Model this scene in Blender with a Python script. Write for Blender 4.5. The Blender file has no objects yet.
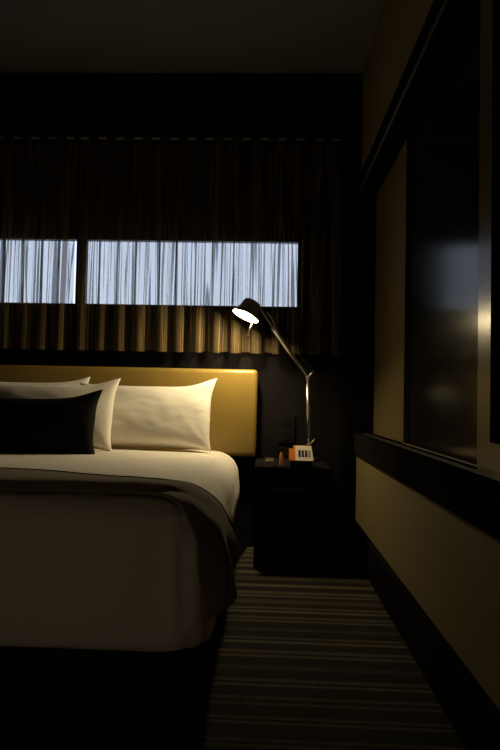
import bpy, bmesh, math, random
from mathutils import Vector, Matrix, noise
C = bpy.context.scene.collection
R = math.radians
PI = math.pi
random.seed(7)

# ------------------------------------------------------------------ helpers
def tag(o, label, cat, group=None):
    o['label'] = label; o['category'] = cat
    if group: o['group'] = group
    return o

def thing(name, label, cat, loc=(0, 0, 0), group=None):
    o = bpy.data.objects.new(name, None); C.objects.link(o)
    o.location = loc; o.empty_display_size = .05
    tag(o, label, cat, group)
    return o

def obj(name, bm, mat, parent=None, smooth=False, world=True, angle=None):
    """link a bmesh (given in world coordinates) as one mesh object"""
    me = bpy.data.meshes.new(name)
    bm.normal_update()
    bm.to_mesh(me); bm.free()
    for m in (mat if isinstance(mat, (list, tuple)) else [mat]):
        me.materials.append(m)
    o = bpy.data.objects.new(name, me); C.objects.link(o)
    if smooth:
        for p in me.polygons: p.use_smooth = True
    if parent:
        o.parent = parent
        if world:
            off = Vector((0, 0, 0)); q = parent
            while q: off += q.location; q = q.parent
            me.transform(Matrix.Translation(-off))
    return o

def struct(name, bm, mat, parent=None, smooth=False):
    o = obj(name, bm, mat, parent, smooth)
    o['kind'] = 'structure'
    return o

def box(bm, x0, x1, y0, y1, z0, z1, bev=0.0, seg=2, mi=0):
    vs = [bm.verts.new((x, y, z)) for z in (z0, z1) for y in (y0, y1) for x in (x0, x1)]
    fs = []
    for idx in ((0, 2, 3, 1), (4, 5, 7, 6), (0, 1, 5, 4), (2, 6, 7, 3), (0, 4, 6, 2), (1, 3, 7, 5)):
        f = bm.faces.new([vs[i] for i in idx]); f.material_index = mi; fs.append(f)
    if bev:
        es = set(e for f in fs for e in f.edges)
        bmesh.ops.bevel(bm, geom=list(es), offset=bev, segments=seg, affect='EDGES', profile=.6)
    return bm

def nb(): return bmesh.new()

def frame_of(d):
    d = Vector(d).normalized()
    a = Vector((0, 0, 1)) if abs(d.z) < .95 else Vector((1, 0, 0))
    u = d.cross(a).normalized(); v = d.cross(u).normalized()
    return d, u, v

def tube(bm, pts, r, n=12, caps=True):
    pts = [Vector(p) for p in pts]
    rs = r if isinstance(r, (list, tuple)) else [r] * len(pts)
    rings = []
    _, u, v = frame_of(pts[1] - pts[0])
    for i, p in enumerate(pts):
        t = (pts[min(i + 1, len(pts) - 1)] - pts[max(i - 1, 0)]).normalized()
        u = (u - t * u.dot(t)).normalized(); v = t.cross(u)
        rings.append([bm.verts.new(p + (u * math.cos(2 * PI * k / n) + v * math.sin(2 * PI * k / n)) * rs[i]) for k in range(n)])
    for a, b in zip(rings, rings[1:]):
        for k in range(n):
            bm.faces.new((a[k], a[(k + 1) % n], b[(k + 1) % n], b[k])).smooth = True
    if caps:
        bm.faces.new(rings[0][::-1]); bm.faces.new(rings[-1])
    return bm

def lathe(bm, origin, axis, prof, n=40, cap0=False, cap1=False):
    """prof: list of (distance along axis, radius)"""
    o = Vector(origin); d, u, v = frame_of(axis)
    rings = []
    for t, r in prof:
        c = o + d * t
        rings.append([bm.verts.new(c + (u * math.cos(2 * PI * k / n) + v * math.sin(2 * PI * k / n)) * max(r, 1e-5)) for k in range(n)])
    for a, b in zip(rings, rings[1:]):
        for k in range(n):
            bm.faces.new((a[k], a[(k + 1) % n], b[(k + 1) % n], b[k])).smooth = True
    if cap0: bm.faces.new(rings[0][::-1])
    if cap1: bm.faces.new(rings[-1])
    bmesh.ops.recalc_face_normals(bm, faces=bm.faces[:])
    return bm

def loft(bm, rows, closed=False):
    vs = [[bm.verts.new(p) for p in r] for r in rows]
    m = len(rows[0])
    for a, b in zip(vs, vs[1:]):
        for k in range(m if closed else m - 1):
            bm.faces.new((a[k], a[(k + 1) % m], b[(k + 1) % m], b[k])).smooth = True
    return vs

def cr(p, t):
    """Catmull-Rom through the list p, t in [0,1]"""
    n = len(p) - 1; x = min(max(t, 0), 1) * n; i = min(int(x), n - 1); f = x - i
    a, b, c, d = p[max(i - 1, 0)], p[i], p[i + 1], p[min(i + 2, n)]
    return (b * 2 + (c - a) * f + (a * 2 - b * 5 + c * 4 - d) * f * f + (b * 3 - a - c * 3 + d) * f ** 3) * .5

# ------------------------------------------------------------------ materials
def mat(name, col, rough=.6, metal=0., bump=None, spec=.5, var=None, coat=0., sheen=0.):
    m = bpy.data.materials.new(name); m.use_nodes = True
    nt = m.node_tree; b = nt.nodes['Principled BSDF']
    b.inputs['Base Color'].default_value = (*col, 1)
    b.inputs['Roughness'].default_value = rough
    b.inputs['Metallic'].default_value = metal
    b.inputs['Specular IOR Level'].default_value = spec
    b.inputs['Coat Weight'].default_value = coat
    b.inputs['Sheen Weight'].default_value = sheen
    tc = nt.nodes.new('ShaderNodeTexCoord')
    if var:
        n = nt.nodes.new('ShaderNodeTexNoise'); n.inputs['Scale'].default_value = var[0]
        n.inputs['Detail'].default_value = 5
        r = nt.nodes.new('ShaderNodeValToRGB')
        r.color_ramp.elements[0].position = .3; r.color_ramp.elements[1].position = .7
        k = var[1]
        r.color_ramp.elements[0].color = (*[c * (1 - k) for c in col], 1)
        r.color_ramp.elements[1].color = (*[min(1, c * (1 + k)) for c in col], 1)
        nt.links.new(tc.outputs['Object'], n.inputs['Vector'])
        nt.links.new(n.outputs['Fac'], r.inputs['Fac']); nt.links.new(r.outputs['Color'], b.inputs['Base Color'])
    if bump:
        n = nt.nodes.new('ShaderNodeTexNoise'); n.inputs['Scale'].default_value = bump[0]
        n.inputs['Detail'].default_value = 4
        bp = nt.nodes.new('ShaderNodeBump'); bp.inputs['Strength'].default_value = bump[1]
        bp.inputs['Distance'].default_value = bump[2] if len(bump) > 2 else .002
        nt.links.new(tc.outputs['Object'], n.inputs['Vector'])
        nt.links.new(n.outputs['Fac'], bp.inputs['Height']); nt.links.new(bp.outputs['Normal'], b.inputs['Normal'])
    return m

def weave(m, scale, strength, dist=.001):
    """fine crossing-thread bump on top of a material"""
    nt = m.node_tree; b = nt.nodes['Principled BSDF']
    tc = nt.nodes.new('ShaderNodeTexCoord')
    w = []
    for d in ('X', 'Y'):
        x = nt.nodes.new('ShaderNodeTexWave'); x.bands_direction = d; x.inputs['Scale'].default_value = scale
        x.inputs['Distortion'].default_value = .6
        nt.links.new(tc.outputs['Object'], x.inputs['Vector']); w.append(x)
    mx = nt.nodes.new('ShaderNodeMath'); mx.operation = 'ADD'
    nt.links.new(w[0].outputs['Fac'], mx.inputs[0]); nt.links.new(w[1].outputs['Fac'], mx.inputs[1])
    bp = nt.nodes.new('ShaderNodeBump'); bp.inputs['Strength'].default_value = strength; bp.inputs['Distance'].default_value = dist
    nt.links.new(mx.outputs[0], bp.inputs['Height'])
    old = b.inputs['Normal'].links
    if old: nt.links.new(old[0].from_socket, bp.inputs['Normal'])
    nt.links.new(bp.outputs['Normal'], b.inputs['Normal'])
    return m

M = {}
M['ceiling'] = mat('ceiling_paint', (.15, .15, .135), .9, bump=(180, .1))
M['beige'] = mat('beige_wall_paint', (.215, .165, .07), .6, spec=.3, bump=(90, .08), var=(3, .04))
M['panel_beige'] = mat('beige_lacquer', (.225, .175, .078), .25, spec=.2, bump=(60, .03), var=(2.5, .04))
M['dark_wall'] = mat('charcoal_wall_paint', (.009, .008, .0085), .95, spec=0., bump=(120, .1))
M['side_wall'] = mat('beige_side_paint', (.25, .21, .14), .85, bump=(120, .1))
M['black_wood'] = mat('black_stained_wood', (.010, .0088, .0080), .5, spec=0., bump=(40, .05), var=(9, .25))
M['black_matt'] = mat('black_matt_cloth', (.012, .011, .011), .9, bump=(300, .2))
M['rail'] = mat('bronze_rail_metal', (.05, .045, .035), .5, spec=.3)
M['brass'] = mat('brass_strip', (.25, .19, .08), .5, .3)
M['glass_dark'] = mat('dark_gloss_lacquer', (.012, .011, .010), .16, spec=.16, bump=(14, .02))
M['frame_dark'] = mat('dark_anodised_frame', (.012, .013, .015), .5, spec=.15)
M['window_frame'] = mat('grey_window_frame', (.022, .024, .028), .5, spec=.2)
M['edge_highlight'] = mat('painted_edge_highlight', (.11, .11, .115), .7)  # pale grey stands in for the highlight on the beam's lower edge
M['linen'] = mat('white_cotton', (.80, .76, .68), .85, bump=(22, .12, .006), sheen=.1)
M['cover'] = weave(mat('white_woven_coverlet', (.78, .73, .64), .85, bump=(9, .18, .008), sheen=.1), 60, .25, .0012)
M['cushion'] = mat('charcoal_velvet', (.007, .006, .006), .9, spec=.1, bump=(60, .15, .003))
M['throw'] = weave(mat('taupe_wool_throw', (.235, .185, .11), .95, bump=(50, .1, .002), sheen=.1), 130, .5, .0012)
M['edge_tube'] = mat('dark_brown_edge', (.022, .016, .010), .9, spec=.1)
M['leather'] = mat('mustard_leatherette', (.245, .164, .034), .38, bump=(420, .12, .0006), var=(4, .05))
M['alu'] = mat('brushed_aluminium', (.72, .68, .62), .32, 1., bump=(200, .05))
M['alu_dark'] = mat('dull_aluminium', (.34, .31, .27), .5, .55, bump=(200, .05))
M['shade_in'] = mat('white_reflector_enamel', (.9, .88, .82), .5)
M['steel'] = mat('steel_wire', (.45, .42, .38), .35, 1.)
M['cream'] = mat('cream_plastic', (.80, .72, .56), .5)
M['orange'] = mat('orange_plastic', (.60, .17, .001), .6, spec=.1)
M['black_plastic'] = mat('black_plastic', (.010, .010, .010), .4, spec=.2)
M['amber'] = mat('amber_plastic', (1.0, .55, .10), .4)
b = M['amber'].node_tree.nodes['Principled BSDF']
b.inputs['Subsurface Weight'].default_value = 1; b.inputs['Subsurface Radius'].default_value = (1, .65, .2); b.inputs['Subsurface Scale'].default_value = .03
M['grey_plastic'] = mat('grey_display', (.30, .29, .24), .3)
M['gold'] = mat('gold_foil', (.75, .58, .28), .35, .8)
M['pull'] = mat('grey_satin_pull', (.055, .055, .058), .6, spec=.1)
M['screen'] = mat('khaki_lacquer', (.17, .13, .055), .25, spec=.15, bump=(60, .03))
M['nickel'] = mat('dull_nickel', (.5, .48, .46), .4, 1.)

# emitting lamp bulb
m = bpy.data.materials.new('warm_bulb'); m.use_nodes = True
b = m.node_tree.nodes['Principled BSDF']
b.inputs['Base Color'].default_value = (1, .9, .75, 1)
b.inputs['Emission Color'].default_value = (1.0, .80, .46, 1)
b.inputs['Emission Strength'].default_value = 840
M['bulb'] = m

# window glass
m = bpy.data.materials.new('window_glass'); m.use_nodes = True
nt = m.node_tree; nt.nodes.clear()
o_ = nt.nodes.new('ShaderNodeOutputMaterial'); mx = nt.nodes.new('ShaderNodeMixShader')
tr = nt.nodes.new('ShaderNodeBsdfTransparent'); tr.inputs[0].default_value = (.93, .96, 1, 1)
gl = nt.nodes.new('ShaderNodeBsdfGlossy'); gl.inputs['Roughness'].default_value = .02
mx.inputs[0].default_value = .06
nt.links.new(tr.outputs[0], mx.inputs[1]); nt.links.new(gl.outputs[0], mx.inputs[2]); nt.links.new(mx.outputs[0], o_.inputs[0])
M['glass'] = m

# sheer curtain: threads that let part of the light straight through, bunched in vertical streaks
m = bpy.data.materials.new('sheer_tan_voile'); m.use_nodes = True
nt = m.node_tree; nt.nodes.clear(); N = nt.nodes.new; L = nt.links.new
o_ = N('ShaderNodeOutputMaterial'); mx = N('ShaderNodeMixShader'); mt = N('ShaderNodeMixShader')
tr = N('ShaderNodeBsdfTransparent'); tr.inputs[0].default_value = (1, 1, 1, 1)
df = N('ShaderNodeBsdfDiffuse'); df.inputs[0].default_value = (.10, .072, .036, 1)
tl = N('ShaderNodeBsdfTranslucent'); tl.inputs[0].default_value = (.05, .035, .02, 1)
uv = N('ShaderNodeUVMap'); uv.uv_map = 'cloth'
mp = N('ShaderNodeMapping'); mp.inputs['Scale'].default_value = (1, .006, 1)
n1 = N('ShaderNodeTexNoise'); n1.inputs['Scale'].default_value = 42; n1.inputs['Detail'].default_value = 2; n1.inputs['Roughness'].default_value = .5
rp = N('ShaderNodeValToRGB'); e = rp.color_ramp.elements
for p_, v_ in ((.405, .46), (.470, .46), (.484, .10), (.502, .10), (.518, .48), (.575, .48), (.590, .14), (.605, .14), (.62, .46)):
    q_ = e.new(p_); q_.color = (v_, v_, v_, 1)
e[0].position = 0; e[0].color = (.12, .12, .12, 1); q_ = e.new(.385); q_.color = (.12, .12, .12, 1); e[len(e) - 1].color = (.46, .46, .46, 1)
n2 = N('ShaderNodeTexNoise'); n2.inputs['Scale'].default_value = 840; n2.inputs['Detail'].default_value = 1
ad = N('ShaderNodeMath'); ad.operation = 'MULTIPLY_ADD'; ad.inputs[1].default_value = .25; ad.inputs[2].default_value = -.12
sm = N('ShaderNodeMath'); sm.operation = 'ADD'; sm.use_clamp = True
L(uv.outputs[0], mp.inputs[0]); L(mp.outputs[0], n1.inputs['Vector']); L(n1.outputs['Fac'], rp.inputs['Fac'])
L(uv.outputs[0], n2.inputs['Vector']); L(n2.outputs['Fac'], ad.inputs[0])
L(rp.outputs['Color'], sm.inputs[0]); L(ad.outputs[0], sm.inputs[1])
mt.inputs[0].default_value = .1
L(df.outputs[0], mt.inputs[1]); L(tl.outputs[0], mt.inputs[2])
L(sm.outputs[0], mx.inputs[0]); L(mt.outputs[0], mx.inputs[1]); L(tr.outputs[0], mx.inputs[2]); L(mx.outputs[0], o_.inputs[0])
M['voile'] = m

# glowing tan cover of the added rear window, lights the bed foot
m = bpy.data.materials.new('tan_fill_blind'); m.use_nodes = True
nt = m.node_tree; nt.nodes.clear()
o_ = nt.nodes.new('ShaderNodeOutputMaterial'); mx = nt.nodes.new('ShaderNodeMixShader'); mx.inputs[0].default_value = .75
df = nt.nodes.new('ShaderNodeBsdfDiffuse'); df.inputs[0].default_value = (.6, .46, .33, 1)
tl = nt.nodes.new('ShaderNodeBsdfTranslucent'); tl.inputs[0].default_value = (.95, .76, .56, 1)
nt.links.new(df.outputs[0], mx.inputs[1]); nt.links.new(tl.outputs[0], mx.inputs[2]); nt.links.new(mx.outputs[0], o_.inputs[0])
M['fill_blind'] = m

# striped loop carpet
def carpet():
    m = bpy.data.materials.new('striped_loop_carpet'); m.use_nodes = True
    nt = m.node_tree; b = nt.nodes['Principled BSDF']; N = nt.nodes.new; L = nt.links.new
    # (picture row the stripe was read at, thickness in rows, strength)
    rows = [(548, 3.2, .9), (551.5, 1.6, .8), (555.5, 2.6, .75), (560.5, 2.6, .55), (565.5, 2.4, .9), (572, 3.2, .85), (578, 4, .35),
            (585, 2.6, .9), (592, 2.6, .75), (595.5, 1.8, .8), (601, 4, .38), (607.5, 1.8, .8), (611, 2.2, 1), (617, 2.2, .7), (620.5, 2.2, .7),
            (629, 2.6, .32), (637.5, 2, .75), (641.5, 2.4, 1), (651, 3, .7), (655.5, 2.4, .8), (667, 4, .28), (679.5, 3, .7), (684.5, 2.2, .85),
            (697, 2.6, .6), (703, 2.4, .55), (717, 2.6, .55), (722, 2.4, .6), (739, 3, .5), (745, 3, .5)]
    def Yof(y): return .81 * 750 / (y - 401.2 - (y - 547) * .0243)
    st = sorted(((Yof(y), Yof(y - w / 2) - Yof(y + w / 2), s) for y, w, s in rows))
    tc = N('ShaderNodeTexCoord'); mpn = N('ShaderNodeMapping'); mpn.inputs['Rotation'].default_value = (0, 0, R(.4)); mpn.inputs['Location'].default_value = (0, 0, 0)
    sp = N('ShaderNodeSeparateXYZ')
    L(tc.outputs['Object'], mpn.inputs['Vector']); L(mpn.outputs['Vector'], sp.inputs[0])
    n = N('ShaderNodeTexNoise'); n.inputs['Scale'].default_value = 120; n.inputs['Detail'].default_value = 2
    L(mpn.outputs['Vector'], n.inputs['Vector'])
    j = N('ShaderNodeMath'); j.operation = 'MULTIPLY_ADD'; j.inputs[1].default_value = .012
    L(n.outputs['Fac'], j.inputs[0]); L(sp.outputs['Y'], j.inputs[2])
    off = N('ShaderNodeMath'); off.operation = 'SUBTRACT'; off.inputs[1].default_value = .006; L(j.outputs[0], off.inputs[0])
    wr = N('ShaderNodeMath'); wr.operation = 'WRAP'; wr.inputs[1].default_value = 4.25; wr.inputs[2].default_value = 1.77
    L(off.outputs[0], wr.inputs[0])
    last = None
    for Y, wd, sg in st:
        c = N('ShaderNodeMath'); c.operation = 'COMPARE'; c.inputs[1].default_value = Y; c.inputs[2].default_value = wd / 2
        L(wr.outputs[0], c.inputs[0])
        a = N('ShaderNodeMath'); a.operation = 'MULTIPLY_ADD'; a.inputs[1].default_value = sg; a.inputs[2].default_value = 0
        L(c.outputs[0], a.inputs[0])
        if last: L(last.outputs[0], a.inputs[2])
        last = a
    s2 = last
    # yarn flecks
    mf = N('ShaderNodeMapping'); mf.inputs['Scale'].default_value = (90, 260, 90); L(mpn.outputs['Vector'], mf.inputs['Vector'])
    fl = N('ShaderNodeTexNoise'); fl.inputs['Scale'].default_value = 1; fl.inputs['Detail'].default_value = 3
    L(mf.outputs[0], fl.inputs['Vector'])
    fr = N('ShaderNodeMapRange'); fr.inputs['From Min'].default_value = .3; fr.inputs['From Max'].default_value = .65
    fr.inputs['To Min'].default_value = .05; fr.inputs['To Max'].default_value = 1.1
    L(fl.outputs['Fac'], fr.inputs['Value'])
    m3 = N('ShaderNodeMath'); m3.operation = 'MULTIPLY'; m3.use_clamp = True; L(s2.outputs[0], m3.inputs[0]); L(fr.outputs[0], m3.inputs[1])
    cm = N('ShaderNodeMix'); cm.data_type = 'RGBA'
    cm.inputs[6].default_value = (.011, .009, .007, 1); cm.inputs[7].default_value = (.12, .098, .06, 1)
    L(m3.outputs[0], cm.inputs[0]); L(cm.outputs[2], b.inputs['Base Color'])
    b.inputs['Roughness'].default_value = .95; b.inputs['Specular IOR Level'].default_value = .1
    bp = N('ShaderNodeBump'); bp.inputs['Strength'].default_value = .5; bp.inputs['Distance'].default_value = .004
    L(fl.outputs['Fac'], bp.inputs['Height']); L(bp.outputs['Normal'], b.inputs['Normal'])
    return m
M['carpet'] = carpet()

# ------------------------------------------------------------------ the room
XL, XW, XR, D, YB, H = -2.7, .512, .62, 4.2, -1.6, 2.655
SILL0, SILL1, BEAM0, BEAM1 = .524, .635, 1.976, 2.085
WX0, WX1, WZ0, WZ1 = -2.3, .198, 1.328, 1.712

struct('floor', box(nb(), XL - .2, XR + .25, YB - .2, D + .25, -.1, 0), M['carpet'])
struct('ceiling', box(nb(), XL - .2, XR + .25, YB - .2, D + .25, H, H + .1), M['ceiling'])
bm = nb()
box(bm, XL, XR + .2, D, D + .07, 0, WZ0); box(bm, XL, XR + .2, D, D + .07, WZ1, H)
box(bm, XL, WX0, D, D + .07, WZ0, WZ1); box(bm, WX1, XR + .2, D, D + .07, WZ0, WZ1)
struct('wall_back', bm, M['dark_wall'])
struct('wall_left', box(nb(), XL - .2, XL, YB - .2, D + .2, 0, H), M['side_wall'])
RX0, RX1, RZ0, RZ1 = -2.5, -.6, .15, 1.4
bm = nb()
box(bm, XL, XR + .2, YB - .2, YB, 0, RZ0); box(bm, XL, XR + .2, YB - .2, YB, RZ1, H)
box(bm, XL, RX0, YB - .2, YB, RZ0, RZ1); box(bm, RX1, XR + .2, YB - .2, YB, RZ0, RZ1)
struct('wall_rear', bm, M['side_wall'])
bm = nb()
for x in (RX0, RX1 - .04, (RX0 + RX1) / 2 - .02): box(bm, x, x + .04, YB - .12, YB - .06, RZ0, RZ1, .004)
for z in (RZ0, RZ1 - .04): box(bm, RX0, RX1, YB - .12, YB - .06, z, z + .04, .004)
fill_win = struct('fill_window', bm, M['window_frame'])  # unseen window added behind the camera to brighten the bed foot
struct('pane', box(nb(), RX0 + .03, RX1 - .03, YB - .095, YB - .089, RZ0 + .03, RZ1 - .03), M['glass'], fill_win)
struct('fill_blind', box(nb(), RX0 + .005, RX1 - .005, YB - .04, YB - .0385, RZ0 + .01, RZ1 - .005), M['fill_blind'], fill_win)
bm = nb()
box(bm, XW, XR + .2, YB, D, 0, SILL0); box(bm, XW, XR + .2, YB, D, BEAM1, H)
box(bm, XR, XR + .2, YB, D, SILL0, BEAM1)
struct('wall_right', bm, M['beige'])
# dark ledge with two sliding rails, and dark beam with a pale strip painted as its edge highlight, along the niche
led = struct('trim_1', box(nb(), XW - .016, XR, YB, D, SILL0, SILL1, .004), M['black_wood'])
bm = nb()
for x in (.538, .554): box(bm, x, x + .004, YB, D, SILL1, SILL1 + .004, .001)
struct('rail', bm, M['rail'], led)
beam = struct('trim_2', box(nb(), XW - .004, XR, YB, D, BEAM0, BEAM1, .004), M['black_wood'])
bm = nb(); box(bm, XW - .012, XW - .004, YB, D, 1.977, 1.986, .002)
struct('edge_highlight', bm, M['edge_highlight'], beam)
# pelmet over the curtains
struct('trim_3', box(nb(), XL, XW, D - .03, D, 2.262, H, .004), M['dark_wall'])
struct('baseboard_right', box(nb(), XW - .026, XW, YB, D, 0, .162, .005), M['black_wood'])
struct('baseboard_back', box(nb(), XL, XW - .026, D - .015, D, 0, .14, .004), M['black_wood'])

# window
bm = nb(); t = .028
box(bm, WX0, WX1, D + .008, D + .06, WZ0, WZ0 + t * .3); box(bm, WX0, WX1, D + .008, D + .06, WZ1 - t * .3, WZ1)
box(bm, WX0, WX0 + t, D + .008, D + .06, WZ0, WZ1); box(bm, WX1 - t, WX1, D + .008, D + .06, WZ0, WZ1)
win = struct('window_1', bm, M['window_frame'])
struct('mullion', box(nb(), -1.092, -1.034, D + .006, D + .06, WZ0, WZ1, .004), M['window_frame'], win)
struct('pane', box(nb(), WX0 + t, -1.06, D + .03, D + .036, WZ0 + .01, WZ1 - .01), M['glass'], win)
struct('pane', box(nb(), -1.06, WX1 - t, D + .03, D + .036, WZ0 + .01, WZ1 - .01), M['glass'], win)

# ------------------------------------------------------------------ niche panels
Y1, Y2, Y3 = 3.24, 2.02, 1.0
p = tag(obj('wall_panel', box(nb(), .603, XR, Y1, D - .002, SILL1 + .001, BEAM0, .002), M['panel_beige']),
        'plain beige panel in the niche, the one beside the dark back corner', 'panel')
t_ = thing('sliding_door', 'glossy near-black sliding door in the niche mirroring the window', 'door', (.58, 2.65, SILL1))
obj('stile', box(nb(), .592, .606, Y1 - .12, Y1, SILL1 + .001, BEAM0 - .001, .003), M['black_wood'], t_)
obj('bottom_strip', box(nb(), .5915, .5955, Y2 - .2, Y1, SILL1 + .001, SILL1 + .006, .0008), M['brass'], t_)
obj('board', box(nb(), .596, .604, Y2 - .2, Y1 - .122, SILL1 + .001, BEAM0 - .001), M['glass_dark'], t_)
t_ = thing('sliding_screen', 'beige sliding screen with a black inset at the right edge of the photo', 'panel', (.57, 1.6, SILL1))
obj('board', box(nb(), .562, .586, Y3, Y2 - .004, SILL1 + .001, BEAM0 - .001, .002), M['screen'], t_)
ins = obj('inset', box(nb(), .548, .562, Y3 + .06, 1.858, .718, BEAM0 - .04, .003), M['black_wood'], t_)

# ------------------------------------------------------------------ curtains
def curtain(name, x0, x1, seed, label, lean=0.):
    rnd = random.Random(seed)
    root = thing(name, label, 'curtain', ((x0 + x1) / 2, D - .09, 2.245), 'sheer curtains over the strip window')
    per = .1
    pf = .108
    n = int((x1 - x0) / per * 28); rows = 16
    zt, zb = 2.238, 1.068
    bm = nb(); uvl = bm.loops.layers.uv.new('cloth')
    grid = []
    for r in range(rows + 1):
        f = r / rows; z = zt + (zb - zt) * f
        row = []
        for i in range(n + 1):
            s = i / n; X = x0 + (x1 - x0) * s
            w = noise.noise(Vector((X * 3.1 + seed * 7, f * .25, 1.3))) * 1.5 + noise.noise(Vector((X * 9 + seed, f * .5, 4.1))) * .8
            ph = 2 * PI * X / pf + w
            amp = (.040 + .012 * noise.noise(Vector((X * 6 + 3, 9.1, seed)))) * (.55 + .45 * min(1, f * 2.5))
            sub = noise.noise(Vector((X * 60, f * .5, seed + 2.))) * .007 + noise.noise(Vector((X * 130, f * .4, seed + 5.))) * .003
            xx = X + .0115 * math.sin(2 * ph + .5 * w) * (.4 + .6 * min(1, f * 2.5)) + noise.noise(Vector((X * 26, f * 1.1, seed + 8.))) * .010
            yy = D - .082 + amp * (1 - 2 * (.5 - .5 * math.cos(ph)) ** 1.9) + sub
            edge = lean * max(0, 1 - abs(X - (x1 if lean < 0 else x0)) / .3) * f
            zz = z + (0 if r < rows else .006 * math.cos(ph))
            row.append((Vector((xx + edge, yy, zz)), (X, z)))
        grid.append(row)
    vs = [[bm.verts.new(p[0]) for p in row] for row in grid]
    for r in range(rows):
        for i in range(n):
            fc = bm.faces.new((vs[r][i], vs[r + 1][i], vs[r + 1][i + 1], vs[r][i + 1])); fc.smooth = True
            for lp, (a, b) in zip(fc.loops, ((r, i), (r + 1, i), (r + 1, i + 1), (r, i + 1))):
                u, v = grid[a][b][1]; lp[uvl].uv = (u, v)
    obj('cloth', bm, M['voile'], root, True)
    X = x0 + .04
    hk = None
    while X < x1 - .02:
        b2 = nb(); box(b2, -.022, .022, -.004, .004, -.006, .006, .002)
        if hk is None:
            hk = obj('hook', b2, M['nickel'], root, world=False); h2 = hk
        else:
            b2.free(); h2 = hk.copy(); C.objects.link(h2); h2.parent = root
        h2.location = (X - root.location.x, D - .118 - root.location.y, 2.246 - root.location.z)
        X += per
    return root
curtain('curtain', -2.45, -1.075, 3, 'sheer tan curtain over the left part of the strip window', -.02)
curtain('curtain', -1.07, .43, 11, 'sheer tan curtain over the wide right part of the window, behind the lamp')
tr_ = obj('curtain_rail', box(nb(), -2.5, .45, D - .112, D - .066, 2.246, 2.262, .002), M['frame_dark'])
tag(tr_, 'dark curtain rail running under the black pelmet', 'rail')

# ------------------------------------------------------------------ bed
BX0, BX1, BY0, BY1 = -1.98, -.128, 1.94, 4.07
bed = thing('bed', 'low dark bed base with thick mattress under the white coverlet', 'bed', (-1.05, 3.0, 0))
obj('base', box(nb(), BX0 + .09, BX1 - .09, BY0 + .1, BY1 - .01, .03, .24, .02), M['black_matt'], bed)
for x in (BX0 + .2, BX1 - .2):
    for y in (BY0 + .2, BY1 - .2):
        obj('leg', lathe(nb(), (x, y, 0), (0, 0, 1), [(0, .025), (.031, .03)], 16, True, True), M['black_wood'], bed)
obj('mattress', box(nb(), BX0 + .05, BX1 - .05, BY0 + .05, BY1 - .01, .24, .50, .05, 4), M['linen'], bed, True)

def rr(x0, x1, y0, y1, r, ns=26, nc=10):
    """rounded rectangle, fixed topology, counter-clockwise from the right side"""
    r = max(r, .004); out = []
    cs = ((x1 - r, y0 + r, -90), (x1 - r, y1 - r, 0), (x0 + r, y1 - r, 90), (x0 + r, y0 + r, 180))
    for k, (cx, cy, a0) in enumerate(cs):
        for i in range(nc + 1):
            a = R(a0 + 90 * i / nc); out.append(Vector((cx + r * math.cos(a), cy + r * math.sin(a), 0)))
        nx = cs[(k + 1) % 4]; a = R(nx[2])
        e = Vector((nx[0] + r * math.cos(a), nx[1] + r * math.sin(a), 0)); s = out[-1].copy()
        for i in range(1, ns): out.append(s.lerp(e, i / ns))
    return out

ZT = .532
prof = [(.10, 0, 0), (.05, 0, .0), (.02, 0, .03), (.004, 0, .08), (-.006, 0, .16), (-.004, 0, .22), (0, 0, .28)]
rings = []
def hem(y): return .145 + .11 * min(1, max(0, (y - 2.15) / .9))
def ring(d, zf, R_=.14):
    pts = rr(BX0 + d, BX1 - d, BY0 + d, BY1 - d * .15, R_ - d * .55 if d < .2 else .05)
    return [Vector((p.x, p.y, zf(p))) for p in pts]
for k, dd in ((0, .09), (.0, .035), (.05, .010), (.16, .002), (.32, -.005), (.5, -.008), (.75, -.004)):
    rings.append(ring(dd, lambda p, k=k: hem(p.y) + (.44 - hem(p.y)) * k))
for i in range(0, 11):
    a = R(90 * i / 10); r_ = .125
    rings.append(ring(r_ * (1 - math.cos(a)), lambda p, a=a: ZT - r_ + r_ * math.sin(a)))
for d in (.17, .24, .33, .44, .56, .70, .84, .918):
    rings.append(ring(d, lambda p, d=d: ZT + .012 * min(1, (d - .125) / .4)))
def wr(p):
    s = 1 if p.z < ZT - .02 else .35
    n1 = noise.noise(Vector((p.x * 3, p.y * 3, p.z * 4))) * .012
    n2 = noise.noise(Vector((p.x * 11, p.y * 11, p.z * 7 + 3))) * .005
    # pulled folds running down from the front corner
    dx, dy = p.x - (BX1 - .06), p.y - (BY0 + .06)
    q = math.exp(-(dx * dx + dy * dy) / .03) * s
    a = math.atan2(dy, dx)
    n3 = q * .015 * math.sin(a * 9 + p.z * 6)
    return (n1 + n2) * s + n3
rows = []
for rg in rings:
    c = Vector((-1.05, 3.0, 0))
    out = []
    for p in rg:
        if p.z < ZT - .01:
            d = Vector((p.x - max(min(p.x, BX1 - .3), BX0 + .3), p.y - max(min(p.y, BY1 - .3), BY0 + .3), 0))
            d = d.normalized() if d.length > 1e-6 else Vector((0, 0, 0))
            if p.y > BY1 - .05: d = Vector((0, 0, 0))
            out.append(p + d * wr(p))
        else:
            out.append(p + Vector((0, 0, wr(p))))
    rows.append(out)
bm = nb(); vs = loft(bm, rows, True)
bm.faces.new(vs[-1])
bmesh.ops.recalc_face_normals(bm, faces=bm.faces[:])
cov = obj('coverlet', bm, M['cover'], None, True)
tag(cov, 'white woven coverlet tucked round the whole bed', 'coverlet')
sd = cov.modifiers.new('smooth', 'SUBSURF'); sd.levels = 1; sd.render_levels = 1

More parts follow.
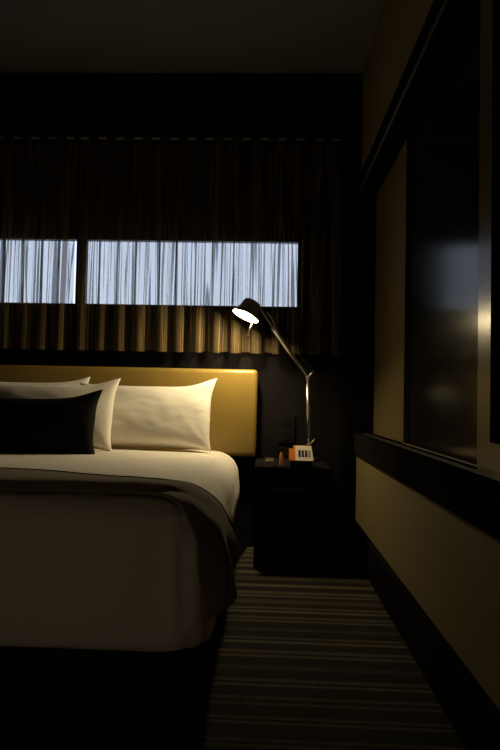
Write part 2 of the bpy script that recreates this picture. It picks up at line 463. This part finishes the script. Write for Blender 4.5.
# throw folded across the foot, its end hanging over the right side
Z0 = ZT + .022
def col(Y, dz, tail):
    # the far edge runs a little askew: deeper up the bed towards the left
    z = Z0 + dz; f = (Y - 2.088) / (2.31 - 2.088); far = ((-2.0, 2.64), (-1.4, 2.64), (-.8, 2.53), (-.5, 2.39))
    return [Vector((x, 2.088 + f * (yf - 2.088), z)) for x, yf in far] + [Vector(t) for t in tail]
cols = [
    col(2.31, -.003, [(-0.32, 2.31, Z0 - .002), (-0.215, 2.29, Z0 - 0.012), (-0.142, 2.31, Z0 - 0.06), (-0.098, 2.31, Z0 - 0.13), (-0.052, 2.31, 0.352)]),
    col(2.25, 0.002, [(-0.32, 2.25, Z0 + 0.004), (-0.212, 2.245, Z0 - 0.004), (-0.138, 2.24, Z0 - 0.055), (-0.112, 2.235, Z0 - 0.13), (-0.072, 2.23, 0.335)]),
    col(2.19, 0.008, [(-0.32, 2.19, Z0 + 0.009), (-0.214, 2.18, Z0 + 0), (-0.142, 2.17, Z0 - 0.055), (-0.118, 2.16, Z0 - 0.14), (-0.092, 2.15, 0.305)]),
    col(2.14, 0.013, [(-0.33, 2.14, Z0 + 0.012), (-0.222, 2.13, Z0 - 0.002), (-0.146, 2.11, Z0 - 0.06), (-0.102, 2.09, Z0 - 0.15), (-0.074, 2.08, 0.285)]),
    col(2.11, 0.010, [(-.34, 2.11, Z0 + .009), (-.235, 2.10, Z0 - .005), (-.155, 2.065, Z0 - .065), (-.100, 2.04, Z0 - .16), (-.072, 2.02, .272)]),
    col(2.095, -0.006, [(-.35, 2.093, Z0 - .006), (-.255, 2.072, Z0 - .022), (-.178, 2.025, Z0 - .085), (-.138, 1.99, Z0 - .17), (-.108, 1.975, .255)]),
    col(2.088, -0.022, [(-.36, 2.085, Z0 - .022), (-.275, 2.055, Z0 - .042), (-.200, 1.995, Z0 - .11), (-.165, 1.96, Z0 - .20), (-.140, 1.955, .240)]),
]
def clear(p, gap=.020):
    """push a throw point out of the coverlet's rounded-box surface"""
    if p.y > BY1 - .3: return p
    r_ = .125
    qx, qy = p.x - (BX1 - .14), (BY0 + .14) - p.y
    d0 = .14 - (math.hypot(qx, qy) if qx > 0 and qy > 0 else max(qx, qy))
    if d0 > .035:
        zs = ZT if d0 >= r_ else ZT - r_ + math.sqrt(r_ * r_ - (r_ - d0) ** 2)
        return Vector((p.x, p.y, max(p.z, zs + gap * .6)))
    ins = r_ * (1 - math.sqrt(max(0, 1 - max(0, (p.z - (ZT - r_)) / r_) ** 2)))
    rc = .14 - ins * .55
    qx, qy = p.x - (BX1 - ins - rc), (BY0 + ins + rc) - p.y
    if qx > 0 and qy > 0: L_ = math.hypot(qx, qy); sd, g = L_ - rc, Vector((qx / L_, -qy / L_, 0))
    elif qx > qy: sd, g = qx - rc, Vector((1, 0, 0))
    else: sd, g = qy - rc, Vector((0, -1, 0))
    k = min(1, (ZT - p.z) / .05)
    if sd < gap * k: p = p + g * (gap * k - sd)
    return p
ns, nq = 90, 36
rows = []
for a in range(ns + 1):
    t = a / ns; t = 1 - (1 - t) ** 1.6
    cp = [cr(c, t) for c in cols]
    rows.append([clear(cr(cp, q / nq)) for q in range(nq + 1)])
for it in range(4):
    new = [r[:] for r in rows]
    for a in range(1, ns):
        for q in range(1, nq):
            new[a][q] = rows[a][q] * .4 + (rows[a - 1][q] + rows[a + 1][q] + rows[a][q - 1] + rows[a][q + 1]) * .15
    for q in (0, nq):
        for a in range(1, ns): new[a][q] = rows[a][q] * .5 + (rows[a - 1][q] + rows[a + 1][q]) * .25
    rows = [[clear(p, .014) for p in r] for r in new]
rows = [[p + Vector((0, 0, .003 * noise.noise(p * 6) + .0012 * noise.noise(p * 25))) for p in r] for r in rows]
bm = nb(); loft(bm, rows)
bmesh.ops.recalc_face_normals(bm, faces=bm.faces[:])
th = obj('bed_throw', bm, M['throw'], None, True)
tag(th, 'taupe wool throw laid across the foot of the bed, hanging down its right side', 'throw')
bd = obj('edge_tube', tube(nb(), [r[0] + Vector((0, .004, .002)) for r in rows], .0075, 8), M['edge_tube'], th, True, world=False)  # thin dark tube following the throw's far edge
bd['label'] = 'dark brown tube along the far edge'
sm_ = th.modifiers.new('thick', 'SOLIDIFY'); sm_.thickness = .012; sm_.offset = 0

# ------------------------------------------------------------------ headboard
hb = thing('headboard', 'mustard leather headboard behind the bed', 'headboard', (-1.05, 4.13, .5))
obj('padding', box(nb(), -2.06, -.041, 4.08, 4.165, .50, .975, .028, 5), M['leather'], hb, True)
obj('backing', box(nb(), -2.04, -.055, 4.163, D - .016, .0, .965, .004), M['black_wood'], hb)

# ------------------------------------------------------------------ pillows
def pillow(name, w, h, t, bottom, lean, yaw, mt, label, cat, seed, ears=(0, 0, 0, 0), pinch=.05, sag=0., group=None, wrinkle=1., roll=0.):
    """bottom = centre of its lower edge; ears = extra reach of corners TL,TR,BR,BL in metres"""
    n = 44; bm = nb()
    sides = []
    for sd in (-1, 1):
        g = []
        for j in range(n + 1):
            v = -1 + 2 * j / n; r = []
            for i in range(n + 1):
                u = -1 + 2 * i / n
                x = w / 2 * u * (1 - pinch * .5 * u * u * (1 - abs(v) ** 5))
                z = h / 2 * v * (1 - pinch * 1.3 * v * v * (1 - abs(u) ** 6))
                th = t / 2 * max(0, (1 - u * u)) ** .42 * max(0, (1 - v * v)) ** .42 * (1 - .22 * v)
                for (cu, cv), e in zip(((-1, 1), (1, 1), (1, -1), (-1, -1)), ears):
                    if e:
                        q = math.exp(-((u - cu) ** 2 * 17 + (v - cv) ** 2 * 14))
                        x += cu * e * .55 * q; z += cv * e * q
                z -= sag * (1 - u * u) * max(0, v) ** 2
                # creases running in from the corners plus soft lumps
                mask = (max(0, 1 - u * u) * max(0, 1 - v * v)) ** .3
                wv = 0
                for k, (cu, cv) in enumerate(((-1, 1), (1, 1), (1, -1), (-1, -1))):
                    dx, dz = (u - cu) * w, (v - cv) * h; rr_ = math.hypot(dx, dz)
                    a = math.atan2(dz, dx)
                    wv += .0065 * math.sin(a * 11 + seed + k * 2 + 2 * noise.noise(Vector((dx * 5, dz * 5, seed)))) * math.exp(-rr_ / .13) * min(1, rr_ / .05)
                wv += .004 * noise.noise(Vector((u * 2.2, v * 1.8, seed + sd))) + .0015 * noise.noise(Vector((u * 6, v * 5, seed + sd * 3)))
                wv += .0045 * noise.noise(Vector((u * 5, v * 13, seed + 6))) * math.exp(-(1 - abs(u)) / .14) + .004 * noise.noise(Vector((u * 15, v * 5, seed + 2))) * math.exp(-(1 - abs(v)) / .2)
                y = sd * th + sd * wv * mask * wrinkle
                if abs(u) == 1 or abs(v) == 1: y = .004 * noise.noise(Vector((u * 4, v * 4, seed)))
                r.append(Vector((x, y, z + h / 2)))
            g.append(r)
        sides.append(g)
    T = Matrix.Translation(Vector(bottom)) @ Matrix.Rotation(yaw, 4, 'Z') @ Matrix.Rotation(-lean, 4, 'X') @ Matrix.Rotation(roll, 4, 'Y')
    V = {}
    for si, g in enumerate(sides):
        for j in range(n + 1):
            for i in range(n + 1):
                rim = i in (0, n) or j in (0, n)
                if si == 1 and rim: V[1, j, i] = V[0, j, i]
                else: V[si, j, i] = bm.verts.new(T @ g[j][i])
    for si in (0, 1):
        for j in range(n):
            for i in range(n):
                f = [V[si, j, i], V[si, j, i + 1], V[si, j + 1, i + 1], V[si, j + 1, i]]
                bm.faces.new(f if si == 0 else f[::-1]).smooth = True
    o = obj(name, bm, mt, None, True)
    tag(o, label, cat, group)
    m_ = o.modifiers.new('s', 'SUBSURF'); m_.levels = 1; m_.render_levels = 1
    return o
PG = 'white pillows along the headboard'
pillow('pillow', .72, .36, .15, (-.63, 3.83, ZT + .017), R(20), R(0), M['linen'], 'white pillow leaning alone on the right end of the mustard headboard', 'pillow', 3.2, (0.0, .04, .012, 0), .045, .010, PG, 1.5)
pillow('pillow', .72, .36, .13, (-1.31, 3.93, ZT + .017), R(13), R(0), M['linen'], 'white pillow mostly hidden, only its corner peeking up behind another pillow', 'pillow', 8.7, (.02, .022, 0, 0), .05, .01, PG)
pillow('pillow', .72, .355, .17, (-1.105, 3.66, ZT + .017), R(20), R(0), M['linen'], 'white pillow standing directly behind the black cushion', 'pillow', 5.1, (.04, .03, .012, 0), .05, .012, PG)
pillow('cushion', .74, .30, .15, (-1.15, 3.43, ZT + .008), R(20), R(0), M['cushion'], 'black oblong cushion at the front of the pillows', 'cushion', 1.7, (.02, .03, .06, 0), .045, .026, None, .6)

# ------------------------------------------------------------------ nightstand and what stands on it
NX0, NX1, NY0, NY1, NZ = -.045, .325, 3.635, 4.17, .488
ns_ = thing('nightstand', 'black wooden nightstand between bed and wall', 'nightstand', (.145, 3.87, 0))
obj('body', box(nb(), NX0 + .004, NX1 - .004, NY0 + .02, NY1, .0, NZ - .022, .003), M['black_wood'], ns_)
obj('top', box(nb(), NX0, NX1, NY0, NY1, NZ - .022, NZ, .003), M['black_wood'], ns_)
for z0, z1 in ((.262, .470), (.045, .255)):
    dr = obj('drawer', box(nb(), NX0 + .012, NX1 - .012, NY0 + .004, NY0 + .02, z0, z1, .002), M['black_wood'], ns_)
    zc = z0 + (.118 if z0 > .2 else .105)
    b2 = nb(); n = 40
    prev = []
    for (sx, sz, y) in ((.074, .017, NY0 + .0045), (.074, .017, NY0 - .001), (.066, .012, NY0 - .001), (.06, .009, NY0 + .003)):
        prev.append([(.118 + sx * math.cos(2 * PI * k / n), y, zc + sz * math.sin(2 * PI * k / n)) for k in range(n)])
    v_ = loft(b2, prev, True); b2.faces.new(v_[-1]); bmesh.ops.recalc_face_normals(b2, faces=b2.faces[:])
    obj('pull', b2, M['pull'], dr)

# anglepoise desk lamp
LB = Vector((.240, 4.07, NZ))
lamp = thing('desk_lamp', 'aluminium swing-arm desk lamp, lit, on the nightstand', 'lamp', LB)
obj('base', lathe(nb(), LB, (0, 0, 1), [(0, .062), (.004, .065), (.012, .065), (.016, .061), (.018, .02)], 48, True, True), M['black_plastic'], lamp)
K0 = Vector((.2405, 4.07, .572)); E = Vector((.2275, 4.055, .937)); K1 = Vector((-.042, 3.90, 1.288))
obj('stem', tube(nb(), [LB + Vector((0, 0, .015)), K0], .007), M['alu_dark'], lamp)
d = (E - K0).normalized()
obj('lower_arm', tube(nb(), [K0 + d * .045, E - d * .035], .0105, 16), M['alu'], lamp)
obj('joint_rod', tube(nb(), [K0, K0 + d * .05], .005), M['alu_dark'], lamp)
obj('joint_rod', tube(nb(), [E - d * .04, E], .0055), M['alu_dark'], lamp)
d2 = (K1 - E).normalized()
obj('upper_arm', tube(nb(), [E + d2 * .028, E + d2 * .335], .0105, 16), M['alu'], lamp)
bm = nb(); tube(bm, [E, E + d2 * .04], .0055)
obj('joint_rod', bm, M['alu_dark'], lamp)
side = Vector((0, -1, 0))
for c in (K0, E):
    k_ = obj('knuckle', tube(nb(), [c + side * .016, c - side * .016], .011, 16), M['alu_dark'], lamp)
    obj('thumbscrew', tube(nb(), [c + side * .014, c + Vector((.016, -.018, .018)), c + Vector((.032, -.018, .036))], [.004, .005, .003]), M['alu'], k_)
# shade
ax = Vector((-.40, -.17, -.90)).normalized()
OC = Vector((-.109, 3.87, 1.242))          # centre of the opening
bm = nb()
pr = [(-.094, .012), (-.092, .040), (-.086, .047), (-.078, .050), (-.052, .055), (-.034, .062), (-.006, .0775), (0, .079), (0, .0770), (-.006, .0755),
      (-.034, .060), (-.052, .053), (-.076, .048), (-.084, .040), (-.086, .012)]
lathe(bm, OC, ax, [(t_a * .95, t_r * .92) for t_a, t_r in pr], 64)
sh = obj('shade', bm, M['alu_dark'], lamp, True)
sh.data.materials.append(M['shade_in'])
for p_ in sh.data.polygons:
    if p_.index // 64 >= 8: p_.material_index = 1
bm = nb()
bmesh.ops.create_uvsphere(bm, u_segments=24, v_segments=16, radius=.029, matrix=Matrix.Translation(OC - ax * .021))
bl = obj('bulb', bm, M['bulb'], lamp, True)
bm = nb(); tube(bm, [OC - ax * .085, OC - ax * .050], .014)
obj('socket', bm, M['shade_in'], lamp)
hs = OC + Vector((.046, -.010, -.010))
obj('handle', tube(nb(), [hs - ax * .03, hs + ax * .03 + Vector((-.004, 0, -.02)), hs + ax * .080 + Vector((.006, 0, -.02))], [.004, .0062, .0082]), M['alu'], lamp)
# fork that carries the shade, and the tension wires
j0 = OC - ax * .06 + Vector((.050, 0, .010)); A1 = E + d2 * .335
obj('fork', tube(nb(), [A1, K1 + Vector((.028, 0, -.03)), K1 + Vector((.004, -.008, .004)), j0], [.005, .004, .004, .004]), M['alu_dark'], lamp)
obj('wire', tube(nb(), [A1 + Vector((.004, 0, 0)), A1 + Vector((.006, 0, .025)), A1 + Vector((-.012, 0, .06)), A1 + Vector((-.034, 0, .085))], .0022, 8), M['alu'], lamp)
obj('wire', tube(nb(), [E + Vector((.030, -.016, .034)), E + d2 * .12 + Vector((.022, 0, .022)), E + d2 * .30 + Vector((.008, 0, .006))], .0009, 6), M['steel'], lamp)

# cream-faced desk clock
ck = thing('desk_clock', 'small orange bedside clock with cream sloping face and dark bars', 'clock', (.19, 3.70, NZ))
def wedge(bm, x0, x1, sl=.0, y0=3.655, y1=3.75, z0=.521, z1=.588, tilt=.06):
    a = [(x0, y0, z0), (x1, y0, z0), (x1, y1, z0), (x0, y1, z0), (x0, y0 + tilt, z1), (x1 - sl, y0 + tilt, z1), (x1 - sl, y1, z1), (x0, y1, z1)]
    v = [bm.verts.new(p) for p in a]
    for f in ((0, 3, 2, 1), (4, 5, 6, 7), (0, 1, 5, 4), (1, 2, 6, 5), (2, 3, 7, 6), (3, 0, 4, 7)): bm.faces.new([v[i] for i in f])
    return bm
def slab(bm, x0, x1, sl, y0, th, z0, z1, tilt):
    a = [(x0, y0, z0), (x1, y0, z0), (x1, y0 + th, z0), (x0, y0 + th, z0), (x0, y0 + tilt, z1), (x1 - sl, y0 + tilt, z1), (x1 - sl, y0 + tilt + th, z1), (x0, y0 + tilt + th, z1)]
    v = [bm.verts.new(p) for p in a]
    for f in ((0, 3, 2, 1), (4, 5, 6, 7), (0, 1, 5, 4), (1, 2, 6, 5), (2, 3, 7, 6), (3, 0, 4, 7)): bm.faces.new([v[i] for i in f])
    return bm
obj('foot', box(nb(), .126, .236, 3.645, 3.755, NZ, .520, .004), M['black_plastic'], ck)
obj('case', wedge(nb(), .144, .238, .008, 3.662, 3.745), M['orange'], ck)
face = obj('face', slab(nb(), .153, .240, .008, 3.655, .007, .521, .588, .0605), M['cream'], ck)
for i, x in enumerate((.168, .184, .200, .216)):
    b2 = nb(); 
    z0, z1 = .537, .568
    f = lambda z: 3.6540 + .0605 * (z - .521) / .067
    vv = [b2.verts.new(p) for p in ((x, f(z0), z0), (x + .0115, f(z0), z0), (x + .0105, f(z1), z1), (x - .001, f(z1), z1))]
    vw = [b2.verts.new(v.co + Vector((0, .004, 0))) for v in vv]
    b2.faces.new(vv); b2.faces.new(vw[::-1])
    for k in range(4): b2.faces.new((vv[k], vw[k], vw[(k + 1) % 4], vv[(k + 1) % 4]))
    bmesh.ops.recalc_face_normals(b2, faces=b2.faces[:])
    obj('display_bar', b2, M['black_plastic'] if i < 3 else M['grey_plastic'], face)
obj('side_grip', wedge(nb(), .124, .144, 0, 3.668, 3.74, .521, .572, .045), M['orange'], ck)

# slim bottle, dark card with gold print, wall socket
bt = thing('bottle', 'slim orange bottle with dark cap left of the clock', 'bottle', (.086, 3.68, NZ))
obj('body', lathe(nb(), (.086, 3.68, NZ), (0, 0, 1), [(0, .008), (.002, .0095), (.055, .0095), (.066, .006), (.07, .005)], 24, True, True), M['amber'], bt)
obj('cap', lathe(nb(), (.086, 3.68, NZ + .07), (0, 0, 1), [(0, .006), (.022, .006), (.024, .0045)], 20, True, True), M['black_plastic'], bt)
bx = thing('small_box', 'tiny black box with gold marks at the nightstand corner near the bed', 'box', (.028, 3.65, NZ))
obj('carton', slab(nb(), .004, .052, 0, 3.64, .03, NZ, NZ + .042, .03), M['black_plastic'], bx)
b2 = nb()
def mark(x0, x1, t0, t1):
    for_ = lambda t: (3.64 + .03 * t - .0006, NZ + .042 * t + .0004)
    (ya, za), (yb, zb) = for_(t0), for_(t1)
    v = [b2.verts.new(p) for p in ((x0, ya, za), (x1, ya, za), (x1, yb, zb), (x0, yb, zb))]; b2.faces.new(v)
for k in range(5):
    x = .008 + k * .0085
    mark(x, x + .002, .62, .92); mark(x + .002, x + .006, (.62, .74, .84)[k % 3], (.70, .82, .92)[k % 3])
    if k % 2: mark(x + .005, x + .0065, .62, .86)
obj('print', b2, M['gold'], bx)
so = thing('wall_plate', 'flat black socket plate on the wall above the nightstand', 'socket', (.125, D, .64))
obj('plate', box(nb(), .080, .170, D - .010, D - .001, .575, .728, .002), M['black_wood'], so)
for z in (.61, .69):
    obj('outlet', lathe(nb(), (.125, D - .0101, z), (0, -1, 0), [(0, .022), (.002, .022), (.002, .018), (-.004, .017)], 28, False, True), M['black_wood'], so)

# ------------------------------------------------------------------ daylight outside
w = bpy.data.worlds.new('dusk'); bpy.context.scene.world = w; w.use_nodes = True
bg = w.node_tree.nodes['Background']
bg.inputs[0].default_value = (.77, .84, .97, 1); bg.inputs[1].default_value = 1.85

# ------------------------------------------------------------------ camera
h = .81
r_ = Vector((0.9988657740103378, 0.04277016399167214, 0.020925548567583604))
u_ = Vector((-0.019172347054830934, -0.04099829829565897, 0.9989752552717557))
f_ = Vector((-0.04358424737376961, 0.9982433834536474, 0.04013179253255973))
cam = bpy.data.cameras.new('camera'); co = bpy.data.objects.new('camera', cam); C.objects.link(co)
m4 = Matrix((( r_.x, u_.x, -f_.x, 0), (r_.y, u_.y, -f_.y, 0), (r_.z, u_.z, -f_.z, h), (0, 0, 0, 1)))
co.matrix_world = m4
cam.sensor_width = 36; cam.lens = 36 * 750 / 750
cam.shift_x = -(232.866 - 250) / 750; cam.shift_y = (369.197 - 375) / 750
cam.clip_start = .02
sc = bpy.context.scene
sc.camera = co
vs_ = sc.view_settings
vs_.view_transform = 'Standard'; vs_.look = 'None'; vs_.gamma = 1; vs_.exposure = 0; vs_.use_curve_mapping = False
sc.cycles.use_denoising = True
sc.cycles.max_bounces = 10; sc.cycles.transparent_max_bounces = 24; sc.cycles.diffuse_bounces = 6
sc.cycles.caustics_reflective = False; sc.cycles.sample_clamp_indirect = 4
